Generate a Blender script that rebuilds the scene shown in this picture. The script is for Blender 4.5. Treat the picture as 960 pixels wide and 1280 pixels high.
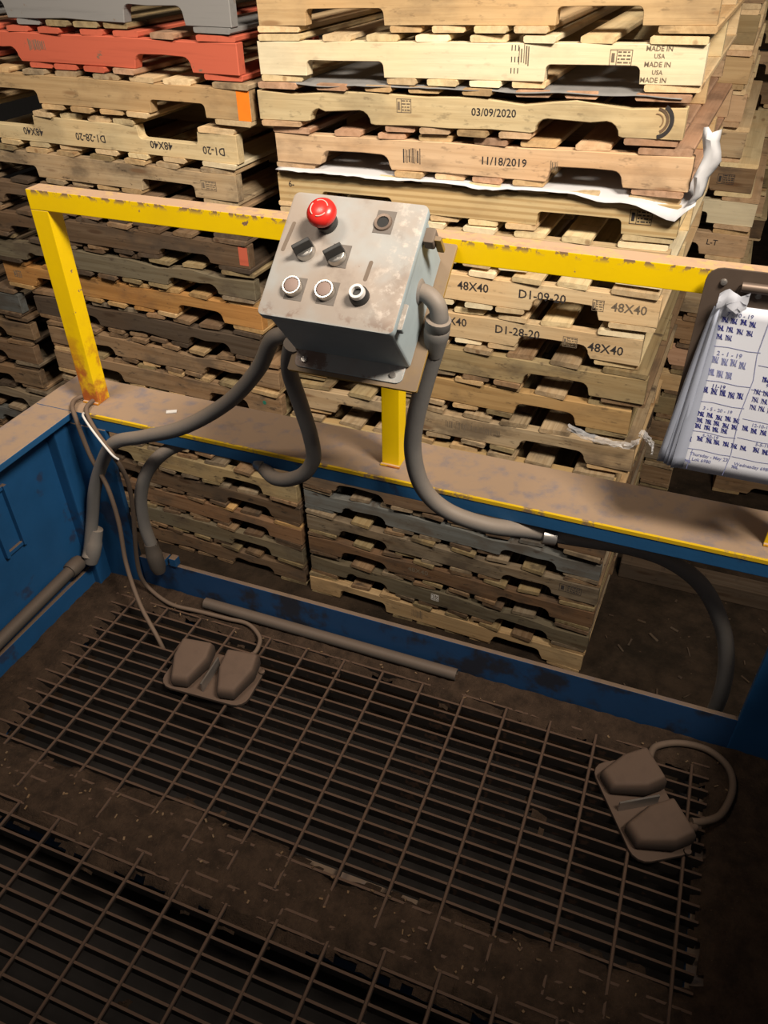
import bpy, bmesh, math, random
from mathutils import Vector, Matrix, noise

for o in list(bpy.data.objects): bpy.data.objects.remove(o)
scene = bpy.context.scene
COL = scene.collection
rnd = random.Random(7)
R = math.radians

# ------------------------------------------------------------------ camera
def make_camera():
    pitch, yaw, roll = R(37.80), R(21.775), R(-0.824)
    f = Vector((-math.sin(yaw) * math.cos(pitch), math.cos(yaw) * math.cos(pitch), -math.sin(pitch)))
    r = Vector((math.cos(yaw), math.sin(yaw), 0)); u = r.cross(f)
    r2 = r * math.cos(roll) + u * math.sin(roll); u2 = -r * math.sin(roll) + u * math.cos(roll)
    cam = bpy.data.cameras.new('camera'); ob = bpy.data.objects.new('camera', cam); COL.objects.link(ob)
    m = Matrix((r2, u2, -f)).transposed().to_4x4(); m.translation = (0, 0, 1.46)
    ob.matrix_world = m
    cam.sensor_fit = 'VERTICAL'; cam.sensor_height = 36; cam.lens = 981.48 / 1280 * 36
    cam.clip_start = 0.02; cam.clip_end = 100
    scene.camera = ob
make_camera()

# ------------------------------------------------------------------ world, lights, exposure
w = bpy.data.worlds.new('world'); scene.world = w; w.use_nodes = True
bg = w.node_tree.nodes['Background']; bg.inputs[0].default_value = (1.0, 0.89, 0.84, 1); bg.inputs[1].default_value = 0.105

def area(name, loc, target, size, size_y, power, color):
    l = bpy.data.lights.new(name, 'AREA'); l.shape = 'RECTANGLE'; l.size = size; l.size_y = size_y
    l.energy = power; l.color = color
    o = bpy.data.objects.new(name, l); COL.objects.link(o); o.location = loc
    o.rotation_euler = (Vector(target) - Vector(loc)).to_track_quat('-Z', 'Y').to_euler()
    return o
# unseen overhead lights aimed at the pallet stacks, spread narrowed to darken the grating
area('unseen_overhead_light', (0.9, 0.45, 2.95), (-0.85, 2.25, 1.22), 0.7, 0.5, 55, (1.0, 0.885, 0.74)).data.spread = R(92)
area('unseen_overhead_light', (-1.5, 0.1, 3.7), (-1.8, 2.2, 1.2), 0.9, 0.5, 26, (1.0, 0.875, 0.73)).data.spread = R(92)  # added light, evens out brightness across the left stack

vs = scene.view_settings
scene.display_settings.display_device = 'sRGB'
vs.view_transform = 'Standard'; vs.look = 'None'; vs.gamma = 1; vs.use_curve_mapping = False
vs.exposure = 0.0

# ------------------------------------------------------------------ helpers
class MB:
    """collects geometry; build() links it as one mesh object"""
    def __init__(s): s.v = []; s.f = []
    def add(s, vs_, fs): n = len(s.v); s.v += [tuple(p) for p in vs_]; s.f += [tuple(i + n for i in f) for f in fs]; return s
    def box(s, x0, x1, y0, y1, z0, z1):
        return s.add([(x0,y0,z0),(x1,y0,z0),(x1,y1,z0),(x0,y1,z0),(x0,y0,z1),(x1,y0,z1),(x1,y1,z1),(x0,y1,z1)],
                     [(0,3,2,1),(4,5,6,7),(0,1,5,4),(1,2,6,5),(2,3,7,6),(3,0,4,7)])
    def prism(s, poly, axis, a, b):
        """extrude a 2D polygon (counter-clockwise) along axis 'x','y' or 'z'"""
        def p3(p, t): return {'x': (t, p[0], p[1]), 'y': (p[0], t, p[1]), 'z': (p[0], p[1], t)}[axis]
        n = len(poly)
        vs_ = [p3(p, a) for p in poly] + [p3(p, b) for p in poly]
        fs = [tuple(range(n))[::-1], tuple(range(n, 2 * n))] + [(i, (i + 1) % n, n + (i + 1) % n, n + i) for i in range(n)]
        return s.add(vs_, fs)
    def loft(s, rings, cap=True):
        n = len(rings[0]); vs_ = [p for r in rings for p in r]; fs = []
        for k in range(len(rings) - 1):
            for i in range(n):
                fs.append((k*n+i, k*n+(i+1)%n, (k+1)*n+(i+1)%n, (k+1)*n+i))
        if cap: fs += [tuple(range(n))[::-1], tuple((len(rings)-1)*n + i for i in range(n))]
        return s.add(vs_, fs)
    def tube(s, pts, rad, seg=12, sub=6, smooth=True):
        pts = [Vector(p) for p in pts]
        rr = rad if isinstance(rad, (list, tuple)) else [rad] * len(pts)
        P, RR = [], []
        if smooth and len(pts) > 2:
            for i in range(len(pts) - 1):
                p0 = pts[max(i-1, 0)]; p1 = pts[i]; p2 = pts[i+1]; p3 = pts[min(i+2, len(pts)-1)]
                for j in range(sub):
                    t = j / sub
                    P.append(0.5*((2*p1)+(p2-p0)*t+(2*p0-5*p1+4*p2-p3)*t*t+(3*p1-p0-3*p2+p3)*t**3))
                    RR.append(rr[i]*(1-t)+rr[i+1]*t)
            P.append(pts[-1]); RR.append(rr[-1])
        else: P, RR = pts, list(rr)
        up = Vector((0, 0, 1)); t0 = (P[1]-P[0]).normalized()
        if abs(t0.z) > .9: up = Vector((0, 1, 0))
        nrm = t0.cross(up).normalized(); rings = []
        for i, p in enumerate(P):
            t = (P[min(i+1, len(P)-1)] - P[max(i-1, 0)]).normalized()
            nrm = (nrm - t * nrm.dot(t)).normalized(); b = t.cross(nrm)
            rings.append([p + (nrm*math.cos(2*math.pi*k/seg) + b*math.sin(2*math.pi*k/seg))*RR[i] for k in range(seg)])
        return s.loft(rings)
    def lathe(s, prof, seg=24):
        """profile [(r,z)...] about Z"""
        return s.loft([[(r*math.cos(2*math.pi*k/seg), r*math.sin(2*math.pi*k/seg), z) for k in range(seg)] for r, z in prof])
    def xf(s, m): s.v = [tuple(m @ Vector(p)) for p in s.v]; return s
    def mesh(s, name, mat=None, smooth=False, bevel=0, segs=2):
        me = bpy.data.meshes.new(name); me.from_pydata(s.v, [], s.f)
        bm = bmesh.new(); bm.from_mesh(me)
        bmesh.ops.recalc_face_normals(bm, faces=bm.faces)
        if bevel:
            es = [e for e in bm.edges if len(e.link_faces) == 2 and e.calc_face_angle(0) > .6]
            bmesh.ops.bevel(bm, geom=es, offset=bevel, segments=segs, affect='EDGES', profile=.6)
        bm.to_mesh(me); bm.free()
        if smooth:
            for p in me.polygons: p.use_smooth = True
            try: me.set_sharp_from_angle(angle=R(40))
            except Exception: pass
        if mat: me.materials.append(mat)
        return me
    def build(s, name, mat, parent=None, **k): return link(name, s.mesh(name, mat, **k), parent)

def link(name, me, parent=None, mat=None, loc=None, rot=None):
    o = bpy.data.objects.new(name, me); COL.objects.link(o)
    if parent: o.parent = parent
    if mat:
        if not me.materials: me.materials.append(None)
        o.material_slots[0].link = 'OBJECT'; o.material_slots[0].material = mat
    if loc is not None: o.location = loc
    if rot is not None: o.rotation_euler = rot
    return o
def tag(o, label, cat, group=None, kind=None):
    o['label'] = label; o['category'] = cat
    if group: o['group'] = group
    if kind: o['kind'] = kind
    return o
def empty(name, loc=(0, 0, 0), rot=(0, 0, 0)):
    o = bpy.data.objects.new(name, None); COL.objects.link(o); o.location = loc; o.rotation_euler = rot
    o.empty_display_size = .05; return o
def rrect(x0, x1, y0, y1, r, n=4):
    out = []
    for cx, cy, a in ((x1-r, y1-r, 0), (x0+r, y1-r, 90), (x0+r, y0+r, 180), (x1-r, y0+r, 270)):
        for k in range(n + 1):
            t = R(a + 90*k/n); out.append((cx + r*math.cos(t), cy + r*math.sin(t)))
    return out

# ------------------------------------------------------------------ materials
class NT:
    def __init__(s, name):
        s.m = bpy.data.materials.new(name); s.m.use_nodes = True; s.t = s.m.node_tree
        s.b = s.t.nodes['Principled BSDF']; s.out = s.t.nodes['Material Output']
    def n(s, typ, **k):
        nd = s.t.nodes.new('ShaderNode' + typ)
        for a, v in k.items(): setattr(nd, a, v)
        return nd
    def l(s, a, b): s.t.links.new(a, b)
    def set(s, sock, v):
        if hasattr(v, 'is_linked'): s.l(v, sock)
        else: sock.default_value = v
    def mix(s, fac, a, b, mode='MIX'):
        nd = s.n('MixRGB', blend_type=mode); s.set(nd.inputs[0], fac)
        for i, v in ((1, a), (2, b)): s.set(nd.inputs[i], v if hasattr(v, 'is_linked') else (*v, 1))
        return nd.outputs[0]
    def noise(s, vec, scale, detail=4, rough=.55):
        nd = s.n('TexNoise'); nd.inputs['Scale'].default_value = scale; nd.inputs['Detail'].default_value = detail
        nd.inputs['Roughness'].default_value = rough; s.l(vec, nd.inputs['Vector']); return nd.outputs['Fac']
    def ramp(s, fac, lo, hi):
        nd = s.n('MapRange'); nd.interpolation_type = 'SMOOTHSTEP'; s.l(fac, nd.inputs[0])
        nd.inputs[1].default_value = lo; nd.inputs[2].default_value = hi; return nd.outputs[0]
    def math(s, op, a, b=0.0):
        nd = s.n('Math', operation=op); s.set(nd.inputs[0], a); s.set(nd.inputs[1], b); return nd.outputs[0]
    def bump(s, h, strength=.3, dist=.004):
        nd = s.n('Bump'); nd.inputs['Strength'].default_value = strength; nd.inputs['Distance'].default_value = dist
        s.l(h, nd.inputs['Height']); s.l(nd.outputs[0], s.b.inputs['Normal'])
    def objvec(s, scale=(1, 1, 1), rand=True):
        tc = s.n('TexCoord'); mp = s.n('Mapping'); mp.inputs['Scale'].default_value = scale
        if rand:
            oi = s.n('ObjectInfo'); ad = s.n('VectorMath', operation='ADD')
            ml = s.n('VectorMath', operation='SCALE'); cmb = s.n('CombineXYZ')
            for i in range(3): s.l(oi.outputs['Random'], cmb.inputs[i])
            s.l(cmb.outputs[0], ml.inputs[0]); ml.inputs['Scale'].default_value = 37.0
            s.l(tc.outputs['Object'], ad.inputs[0]); s.l(ml.outputs[0], ad.inputs[1]); s.l(ad.outputs[0], mp.inputs[0])
        else: s.l(tc.outputs['Object'], mp.inputs[0])
        return mp.outputs[0]
    def upness(s, lo, hi):
        g = s.n('NewGeometry'); sp = s.n('SeparateXYZ'); s.l(g.outputs['Normal'], sp.inputs[0]); return s.ramp(sp.outputs[2], lo, hi)
    def done(s, col, rough=.8, metal=0, spec=.3):
        s.set(s.b.inputs['Base Color'], col if hasattr(col, 'is_linked') else (*col, 1))
        s.set(s.b.inputs['Roughness'], rough); s.b.inputs['Metallic'].default_value = metal
        s.b.inputs['Specular IOR Level'].default_value = spec
        return s.m

def wood(name, base, grain=.35, dirt=.25, knots=.6, pine=0.0):
    """weathered board: fine grain along local X, blotches of dirt, knots; each board varies a little"""
    t = NT(name); dark = tuple(c*k for c, k in zip(base, (.62, .55, .47)))
    fine = t.noise(t.objvec((2.2, 55, 55)), 1.0, 6, .62)
    col = t.mix(t.math('MULTIPLY', t.ramp(fine, .38, .66), min(1, grain*1.5)), base, dark)
    streak = t.noise(t.objvec((1.3, 130, 130)), 1.0, 4, .7)
    col = t.mix(t.math('MULTIPLY', t.ramp(streak, .56, .70), grain), col, tuple(c*.45 for c in dark))
    tint = t.noise(t.objvec((3.5, 4, 4)), 1.0, 3, .5)
    col = t.mix(t.math('MULTIPLY', t.ramp(tint, .40, .70), .35), col, tuple(min(1, c*k) for c, k in zip(base, (1.10, .90, .72))))
    if pine:
        v = t.objvec((.9, 14, 14)); wv = t.n('TexWave', wave_type='BANDS', bands_direction='Z')
        wv.inputs['Scale'].default_value = 1.2; wv.inputs['Distortion'].default_value = 5
        wv.inputs['Detail'].default_value = 2; wv.inputs['Detail Scale'].default_value = .5
        t.l(v, wv.inputs['Vector'])
        col = t.mix(t.math('MULTIPLY', t.ramp(wv.outputs['Fac'], .35, .9), pine), col, tuple(c*k for c, k in zip(base, (.55, .42, .28))))
    blot = t.noise(t.objvec((5, 9, 9)), 1.0, 5, .6)
    col = t.mix(t.math('MULTIPLY', t.ramp(blot, .46, .70), min(1, dirt*1.5)), col, (.075, .055, .04))
    scr = t.noise(t.objvec((18, 6, 50)), 1.0, 3, .7)
    col = t.mix(t.math('MULTIPLY', t.ramp(scr, .58, .72), min(1, dirt*1.8)), col, (.05, .035, .025))
    if knots:
        v = t.objvec((3.2, 15, 15)); vo = t.n('TexVoronoi'); vo.inputs['Scale'].default_value = 1.0; t.l(v, vo.inputs['Vector'])
        k = t.ramp(vo.outputs['Distance'], .16, .07)
        col = t.mix(t.math('MULTIPLY', k, knots), col, tuple(c*k_ for c, k_ in zip(base, (.35, .22, .15))))
    oi = t.n('ObjectInfo'); hs = t.n('HueSaturation')
    vr = t.n('MapRange'); t.l(oi.outputs['Random'], vr.inputs[0]); vr.inputs[3].default_value = .78; vr.inputs[4].default_value = 1.16
    t.l(vr.outputs[0], hs.inputs['Value']); t.l(col, hs.inputs['Color'])
    t.bump(fine, .35, .003)
    return t.done(hs.outputs[0], .85, 0, .2)

M = {}
W_ = dict(
    cream=((.78, .68, .47), .18, .10, .3), butter=((.66, .53, .31), .28, .2, .6), blond=((.62, .47, .28), .3, .15, .6),
    tan=((.50, .35, .185), .35, .22, .6), peach=((.56, .39, .24), .3, .25, .7), rose=((.50, .31, .20), .35, .3, .7),
    honey=((.47, .30, .13), .4, .25, .6), amber=((.40, .21, .07), .5, .3, .5), brown=((.25, .165, .095), .5, .45, .6),
    umber=((.15, .10, .062), .5, .55, .6), olive=((.30, .232, .125), .45, .45, .6), drab=((.26, .205, .14), .45, .5, .5),
    russet=((.21, .125, .07), .5, .45, .5), moss=((.16, .135, .09), .45, .5, .5), slate=((.125, .13, .125), .4, .45, .3), beige=((.40, .305, .19), .45, .45, .6), dark=((.09, .065, .045), .5, .6, .5))
for k, (b, g, d, kn) in W_.items(): M[k] = wood('wood_' + k, b, g, d, kn)
M['pine'] = wood('wood_pine', (.56, .43, .23), .2, .12, .4, .55)

def paint_wood(name, base):
    t = NT(name); fine = t.noise(t.objvec((2.2, 55, 55)), 1, 6, .62)
    col = t.mix(t.ramp(fine, .5, .9), base, tuple(c*.6 for c in base))
    chips = t.noise(t.objvec((14, 20, 20)), 1, 6, .7)
    col = t.mix(t.ramp(chips, .63, .70), col, (.16, .11, .075))
    return t.done(col, .75)
M['redpaint'] = paint_wood('red_painted_wood', (.46, .10, .055))
M['graypaint'] = paint_wood('gray_painted_wood', (.20, .195, .19))

def yellow(name, foot):
    t = NT(name); v = t.objvec(rand=False); sp = t.n('SeparateXYZ'); t.l(v, sp.inputs[0])
    n1 = t.noise(v, 9, 6, .65); col = t.mix(t.math('MULTIPLY', t.ramp(n1, .35, .75), .25), (.84, .57, .0), (.55, .34, .01))
    n2 = t.noise(v, 30, 5, .6); n4 = t.noise(v, 55, 4, .6)
    chips = t.math('MAXIMUM', t.ramp(n2, .66, .69), t.math('MULTIPLY', t.ramp(sp.outputs[2], .476, .489), t.ramp(n4, .50, .56)))
    col = t.mix(chips, col, (.20, .12, .085))
    if foot: col = t.mix(t.math('MULTIPLY', t.ramp(sp.outputs[2], .24, .06), t.ramp(n1, .40, .55)), col, (.40, .10, .02))
    n3 = t.noise(v, 26, 5, .6)
    col = t.mix(t.math('MULTIPLY', t.upness(.6, .9), t.math('ADD', t.math('MULTIPLY', t.ramp(n3, .3, .6), .25), .75)), col, (.46, .305, .20))
    t.bump(n2, .1, .002); return t.done(col, .42, 0, .4)
def enamel(name):
    t = NT(name); v = t.objvec(rand=False); sp = t.n('SeparateXYZ'); t.l(v, sp.inputs[0])
    n1 = t.noise(v, 14, 6, .65); n2 = t.noise(v, 45, 6, .7); n3 = t.noise(v, 6, 4, .6)
    col = t.mix(t.math('MULTIPLY', t.ramp(n1, .3, .7), .4), (.36, .43, .46), (.25, .29, .31))
    up = t.upness(.35, .75)
    coat = t.math('MULTIPLY', up, t.math('ADD', t.math('MULTIPLY', t.ramp(n3, .35, .6), .45), .50))
    col = t.mix(coat, col, (.31, .25, .205))
    col = t.mix(t.math('MULTIPLY', up, t.math('MULTIPLY', t.ramp(n1, .52, .7), .5)), col, (.20, .155, .125))
    rub = t.math('MULTIPLY', t.ramp(sp.outputs[0], .03, .108), t.ramp(n2, .50, .66))
    col = t.mix(t.math('MULTIPLY', rub, up), col, (.50, .44, .39))
    edge = t.math('MULTIPLY', t.ramp(sp.outputs[1], -.075, -.108), t.ramp(n1, .50, .56))
    col = t.mix(t.math('MULTIPLY', edge, t.math('MULTIPLY', up, .8)), col, (.17, .10, .07))
    col = t.mix(t.ramp(n2, .68, .72), col, (.19, .12, .085))
    t.bump(n2, .12, .002); return t.done(col, .5, 0, .4)
def dusty(name, base, dust, lo=.5, hi=.9, amount=.9, chip=None, chipcol=(.12, .075, .05), rough=.55, metal=0, nscale=9, spec=.4, wear=(.60, .66), even=.8):
    """paint or metal that carries a coat of dust on the faces that look up, with chips"""
    t = NT(name); v = t.objvec((1, 1, 1), rand=False)
    n1 = t.noise(v, nscale, 6, .65); col = t.mix(t.math('MULTIPLY', t.ramp(n1, .35, .75), .35), base, tuple(c*.55 for c in base))
    if chip:
        n2 = t.noise(v, chip, 5, .6); col = t.mix(t.ramp(n2, *wear), col, chipcol)
    n3 = t.noise(v, 26, 5, .6); f = t.math('MULTIPLY', t.upness(lo, hi), t.math('ADD', t.math('MULTIPLY', t.ramp(n3, .25, .55), 1 - even), even))
    f = t.math('MULTIPLY', f, amount)
    col = t.mix(f, col, dust)
    t.bump(t.noise(v, 120, 3), .12, .002)
    return t.done(col, rough, metal, spec)
M['yellow'] = yellow('yellow_paint', False)
M['yellow_worn'] = yellow('yellow_paint_rusting', True)
M['blue'] = dusty('blue_paint', (.011, .072, .19), (.15, .10, .066), .45, .9, 1.0, 7, (.02, .04, .09), rough=.5)
M['boxgray'] = enamel('gray_blue_enamel')
M['shadedblue'] = dusty('shaded_grimy_blue_paint', (.011, .052, .145), (.15, .10, .066), .45, .9, .96, 9, (.018, .022, .035), rough=.6, wear=(.48, .62))  # grime patches plus a darker base: the kerb's shade is put into the color
M['ledge'] = dusty('dusty_ledge', (.013, .085, .215), (.31, .215, .145), .45, .9, 1.0, 7, (.02, .04, .09), rough=.6, even=.62)
M['plate'] = dusty('rusty_yellow_plate', (.34, .21, .05), (.20, .145, .10), .3, .8, .95, 18, (.16, .09, .05), rough=.7)
M['hose'] = dusty('gray_conduit', (.15, .145, .14), (.25, .20, .16), -.3, .9, .85, rough=.6)
M['cord'] = dusty('dusty_cord', (.085, .060, .043), (.15, .10, .07), -.3, 1, .8, rough=.8)
M['bar'] = dusty('grating_steel', (.015, .010, .0075), (.090, .050, .031), .55, .95, .95, 30, (.05, .026, .016), rough=.75)
M['pedal'] = dusty('pedal_dusty', (.050, .034, .026), (.118, .075, .053), 0, .8, .9, rough=.8)
M['steel'] = dusty('bare_steel', (.45, .43, .41), (.20, .15, .11), .6, .95, .5, rough=.35, metal=.8)
M['pipe'] = dusty('gray_pipe', (.075, .064, .055), (.115, .08, .058), 0, 1, .8, rough=.6)

def worn_line():
    t = NT('worn_yellow_line'); v = t.objvec(rand=False); n = t.noise(v, 22, 5, .65)
    return t.done(t.mix(t.ramp(n, .50, .60), (.62, .40, .01), (.24, .16, .09)), .6)
M['yellowline'] = worn_line()
def plain(name, col, rough=.6, metal=0, spec=.4, var=.25, scale=20):
    t = NT(name); n1 = t.noise(t.objvec(rand=False), scale, 5)
    return t.done(t.mix(t.math('MULTIPLY', t.ramp(n1, .3, .75), var), col, tuple(c*.5 for c in col)), rough, metal, spec)
M['ink'] = plain('ink', (.035, .03, .03), .9, var=.5, scale=60)
M['fadeink'] = plain('faded_ink', (.17, .13, .09), .9, var=.5, scale=60)
M['penink'] = plain('blue_pen_ink', (.025, .03, .20), .8)
M['palepen'] = plain('pale_pen_ink', (.20, .22, .42), .8)
M['red'] = plain('red_plastic', (.62, .025, .02), .28, spec=.5, var=.15)
M['redlight'] = plain('white_mark', (.75, .45, .40), .5)
M['black'] = plain('black_plastic', (.03, .03, .03), .45)
M['chrome'] = plain('chrome_ring', (.50, .48, .45), .28, .9, var=.3)
M['lens'] = plain('dusty_lens', (.26, .185, .16), .6)
M['patch'] = plain('clean_plate', (.15, .13, .115), .7, var=.5)
M['white'] = plain('white_nylon', (.72, .70, .68), .5)
M['paper'] = plain('paper', (.64, .66, .74), .8, var=.06, scale=8)
M['shadepaper'] = plain('shaded_paper', (.33, .36, .45), .8, var=.1)  # darker gray-blue copy of paper, shade put into the color
M['sheet'] = plain('white_slip_sheet', (.56, .56, .58), .7, var=.12, scale=6)
M['graysheet'] = plain('gray_slip_sheet', (.20, .195, .19), .7, var=.4)
M['board'] = plain('brown_hardboard', (.085, .06, .045), .6)
M['clip'] = plain('clip_metal', (.20, .15, .12), .45, .6)
M['orange'] = plain('orange_spray', (.85, .20, .01), .7)
M['stain'] = plain('stain', (.17, .13, .10), .9)
M['dark'] = M['dark']
M['pan'] = plain('dark_pan', (.018, .014, .012), .9, var=.6, scale=15)
M['holedark'] = plain('hole_dark', (.02, .02, .02), .7)

def dirt_mat(name, a, b, scale):
    t = NT(name); v = t.objvec(rand=False); n1 = t.noise(v, scale, 8, .7); n2 = t.noise(v, scale*6, 4, .7)
    col = t.mix(t.ramp(n1, .3, .7), a, b); col = t.mix(t.ramp(n2, .66, .74), col, tuple(c*2.2 for c in a))
    t.bump(n2, .9, .006); return t.done(col, .95, 0, .1)
M['dirt'] = dirt_mat('dirt', (.062, .039, .026), (.028, .0185, .013), 22)
M['floor'] = dirt_mat('dirty_concrete', (.048, .032, .021), (.018, .013, .009), 7)
M['wall'] = plain('dark_wall', (.03, .028, .027), .9)
def film():
    t = NT('stretch_film'); t.done((.85, .85, .88), .25, 0, .6); t.b.inputs['Alpha'].default_value = .32; return t.m
M['film'] = film()

# ------------------------------------------------------------------ the setting
FLOOR_Z = -1.052
fl = MB().add([(-9, -5, FLOOR_Z), (9, -5, FLOOR_Z), (9, 9, FLOOR_Z), (-9, 9, FLOOR_Z)], [(0, 1, 2, 3)]).build('floor', M['floor']); fl['kind'] = 'structure'
wl = MB().box(-6.2, -6, -1, 8.8, FLOOR_Z, 5).build('wall_left', M['wall']); wl['kind'] = 'structure'
wb = MB().box(-9, 9, 8.8, 9.0, FLOOR_Z, 5).build('wall_back', M['wall']); wb['kind'] = 'structure'

# ------------------------------------------------------------------ blue steel platform frame
XL, XR, YK, LZ = -1.33, .42, 1.225, .525
def platform():
    p = tag(empty('platform_frame', (-.45, YK, 0)), 'blue painted steel frame around the grating with a dusty flat ledge', 'platform')
    def part(name, mb, mat, **k):
        mb.v = [(x + .45, y - YK, z) for x, y, z in mb.v]; return mb.build(name, mat, p, **k)
    part('kerb_plate', MB().box(XL, XR, YK, YK + .012, -.06, .098), M['shadedblue'], bevel=.002)
    part('ledge', MB().prism([(YK, .487), (YK + .012, .487), (YK + .012, LZ - .012), (YK + .155, LZ - .012), (YK + .155, LZ), (YK, LZ)], 'x', XL - .05, XR + .05), M['ledge'], bevel=.0015)
    e = part('yellow_edge', MB().box(XL + .10, XR, YK - .0012, YK + .005, LZ - .007, LZ + .0008), M['yellowline'])
    e['label'] = 'worn yellow stripe along the ledge edge'
    for a, b in ((XL, -1.19), (.302, XR)):
        part('corner_column', MB().box(a, b, YK - .004, YK + .010, 0, .49), M['blue'], bevel=.002)
    # side walls: panel, kick strip, dusty top cap
    for s, x in ((1, XL), (-1, XR)):
        xs = sorted((x, x - s*.010))
        part('side_panel', MB().box(*xs, -.6, YK - .03, .0, LZ - .02), M['blue'], bevel=.002)
        part('kick_strip', MB().box(*sorted((x, x + s*.012)), -.6, YK - .005, -.03, .062), M['blue'], bevel=.002)
        part('side_cap', MB().box(*sorted((x - s*.055, x + s*.055)), -.6, YK + .10, LZ - .018, LZ - .002), M['ledge'], bevel=.002)
        part('corner_post', MB().box(*sorted((x - s*.01, x + s*.03)), YK - .05, YK - .003, 0, LZ - .018), M['blue'], bevel=.004)
    # slotted lifting lug on the left panel
    part('slot_bracket', MB().box(XL, XL + .012, .955, .965, .27, .44).box(XL, XL + .012, 1.01, 1.02, .27, .44).box(XL, XL + .008, .965, 1.01, .43, .44).box(XL, XL + .008, .965, 1.01, .27, .28), M['blue'], bevel=.001)
    for y0, y1 in ((.555, .69), (-.12, -.02)):
        part('support_beam', MB().box(XL, XR, y0, y1, -.10, -.030), M['blue'])
    part('edge_angle', MB().box(XL, -1.235, -.5, YK, -.05, -.030), M['blue'])
    part('edge_angle', MB().box(.262, XR, -.5, YK, -.05, -.030), M['blue'])
    part('edge_angle', MB().box(XL, XR, 1.165, YK, -.05, -.030), M['blue'])
    part('bottom_pan', MB().box(XL, XR, -.6, YK, -.24, -.23), M['pan'])
    return p
platform()

# ------------------------------------------------------------------ gratings
def grating(x0, x1, y0, y1, rods, label, seed):
    g = tag(empty('floor_grating', ((x0 + x1)/2, (y0 + y1)/2, 0)), label, 'grating', 'steel floor gratings')
    cx, cy = (x0 + x1)/2, (y0 + y1)/2; rr = random.Random(seed)
    bar = MB().box(-(x1 - x0)/2, (x1 - x0)/2, -.0024, .0024, -.026, 0).mesh('bearing_bar', M['bar'])
    n = int(round((y1 - y0)/.0306))
    for i in range(n + 1):
        link('bearing_bar', bar, g, loc=(0, y0 + (y1 - y0)*i/n - cy, rr.uniform(-.001, .0005)), rot=(rr.uniform(-.05, .05), 0, rr.uniform(-.001, .001)))
    rod = MB().box(-.0036, .0036, -(y1 - y0)/2, (y1 - y0)/2, -.009, .0012).mesh('cross_rod', M['bar'], bevel=.0015, segs=1)
    for x in rods: link('cross_rod', rod, g, loc=(x - cx, 0, rr.uniform(-.0005, .0005)))
    return g
grating(-1.245, .272, .60, 1.165, [.034 + .1014*k for k in range(-12, 3)], 'rusty steel grating panel under the two foot switches', 1)
grating(-1.245, .40, -.10, .575, [.066 + .1014*k for k in range(-13, 4)], 'rusty steel grating panel nearest the viewer', 2)

def dirt():
    st = .0105; x0, x1, y0, y1 = XL + .002, XR - .002, -.05, YK - .001
    nx, ny = int((x1 - x0)/st), int((y1 - y0)/st)
    def N(x, y, s, o=0): return noise.fractal(Vector((x*s + o, y*s, o)), 1.0, 2.0, 4)
    def mask(x, y):
        e = N(x, y, 9, 3)*.5 + N(x, y, 40, 9)*.25
        d = max((-1.195 - x)/.05, (y - 1.135)/.05, (x - .262)/.05,
                1.7 - abs(y - (.615 + .012*math.sin(x*4)))/.055 + .2*math.sin(x*7))
        if y < .5: d = max(d, -1.6 + N(x, y, 5, 20)*2.2)
        d = max(d, -1.5 + N(x, y, 6, 33)*1.7 + (.7 if x > -.55 and .85 < y < 1.0 else 0))
        return d + e
    V, idx, F = [], {}, []
    keep = {}
    for j in range(ny + 1):
        for i in range(nx + 1):
            x, y = x0 + i*st, y0 + j*st; m = mask(x, y)
            if m > 0:
                z = -.024 + min(m*1.6, 1.0)*.0245 + .004*N(x, y, 55, 1) + .004*N(x, y, 14, 5)
                edge = max(0, (y - 1.17)/.055, (x - .33)/.09, (-1.26 - x)/.07)
                keep[i, j] = (x, y, min(z + .010*min(edge, 1), .012))
    for (i, j), p in keep.items(): idx[i, j] = len(V); V.append(p)
    for (i, j) in keep:
        q = [(i, j), (i+1, j), (i+1, j+1), (i, j+1)]
        if all(a in keep for a in q): F.append(tuple(idx[a] for a in q))
    o = MB().add(V, F).build('dirt', M['dirt'], smooth=True)
    tag(o, 'brown dirt and crumbs packed into the floor grating', 'dirt', kind='stuff')
    mb = MB(); r = random.Random(5)
    for _ in range(170):
        k = r.choice([k for k in (0, 1, 2, 3)])
        x = r.uniform(-1.25, .35); y = (r.uniform(.56, .70), r.uniform(1.15, 1.21), r.uniform(.56, .70), r.uniform(.2, 1.2))[k]
        if (x - .0) and mask(x, y) < .3: continue
        L, Wd = r.uniform(.003, .009), r.uniform(.002, .004); a = r.uniform(0, 3.14)
        c = MB().box(-L/2, L/2, -Wd/2, Wd/2, 0, .0025).xf(Matrix.Translation((x, y, .001)) @ Matrix.Rotation(a, 4, 'Z') @ Matrix.Rotation(r.uniform(-.3, .3), 4, 'Y'))
        mb.add(c.v, c.f)
    tag(mb.build('wood_crumbs', M['brown']), 'small pale wood crumbs strewn on the dirty grating', 'crumbs', kind='stuff')
dirt()

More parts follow.
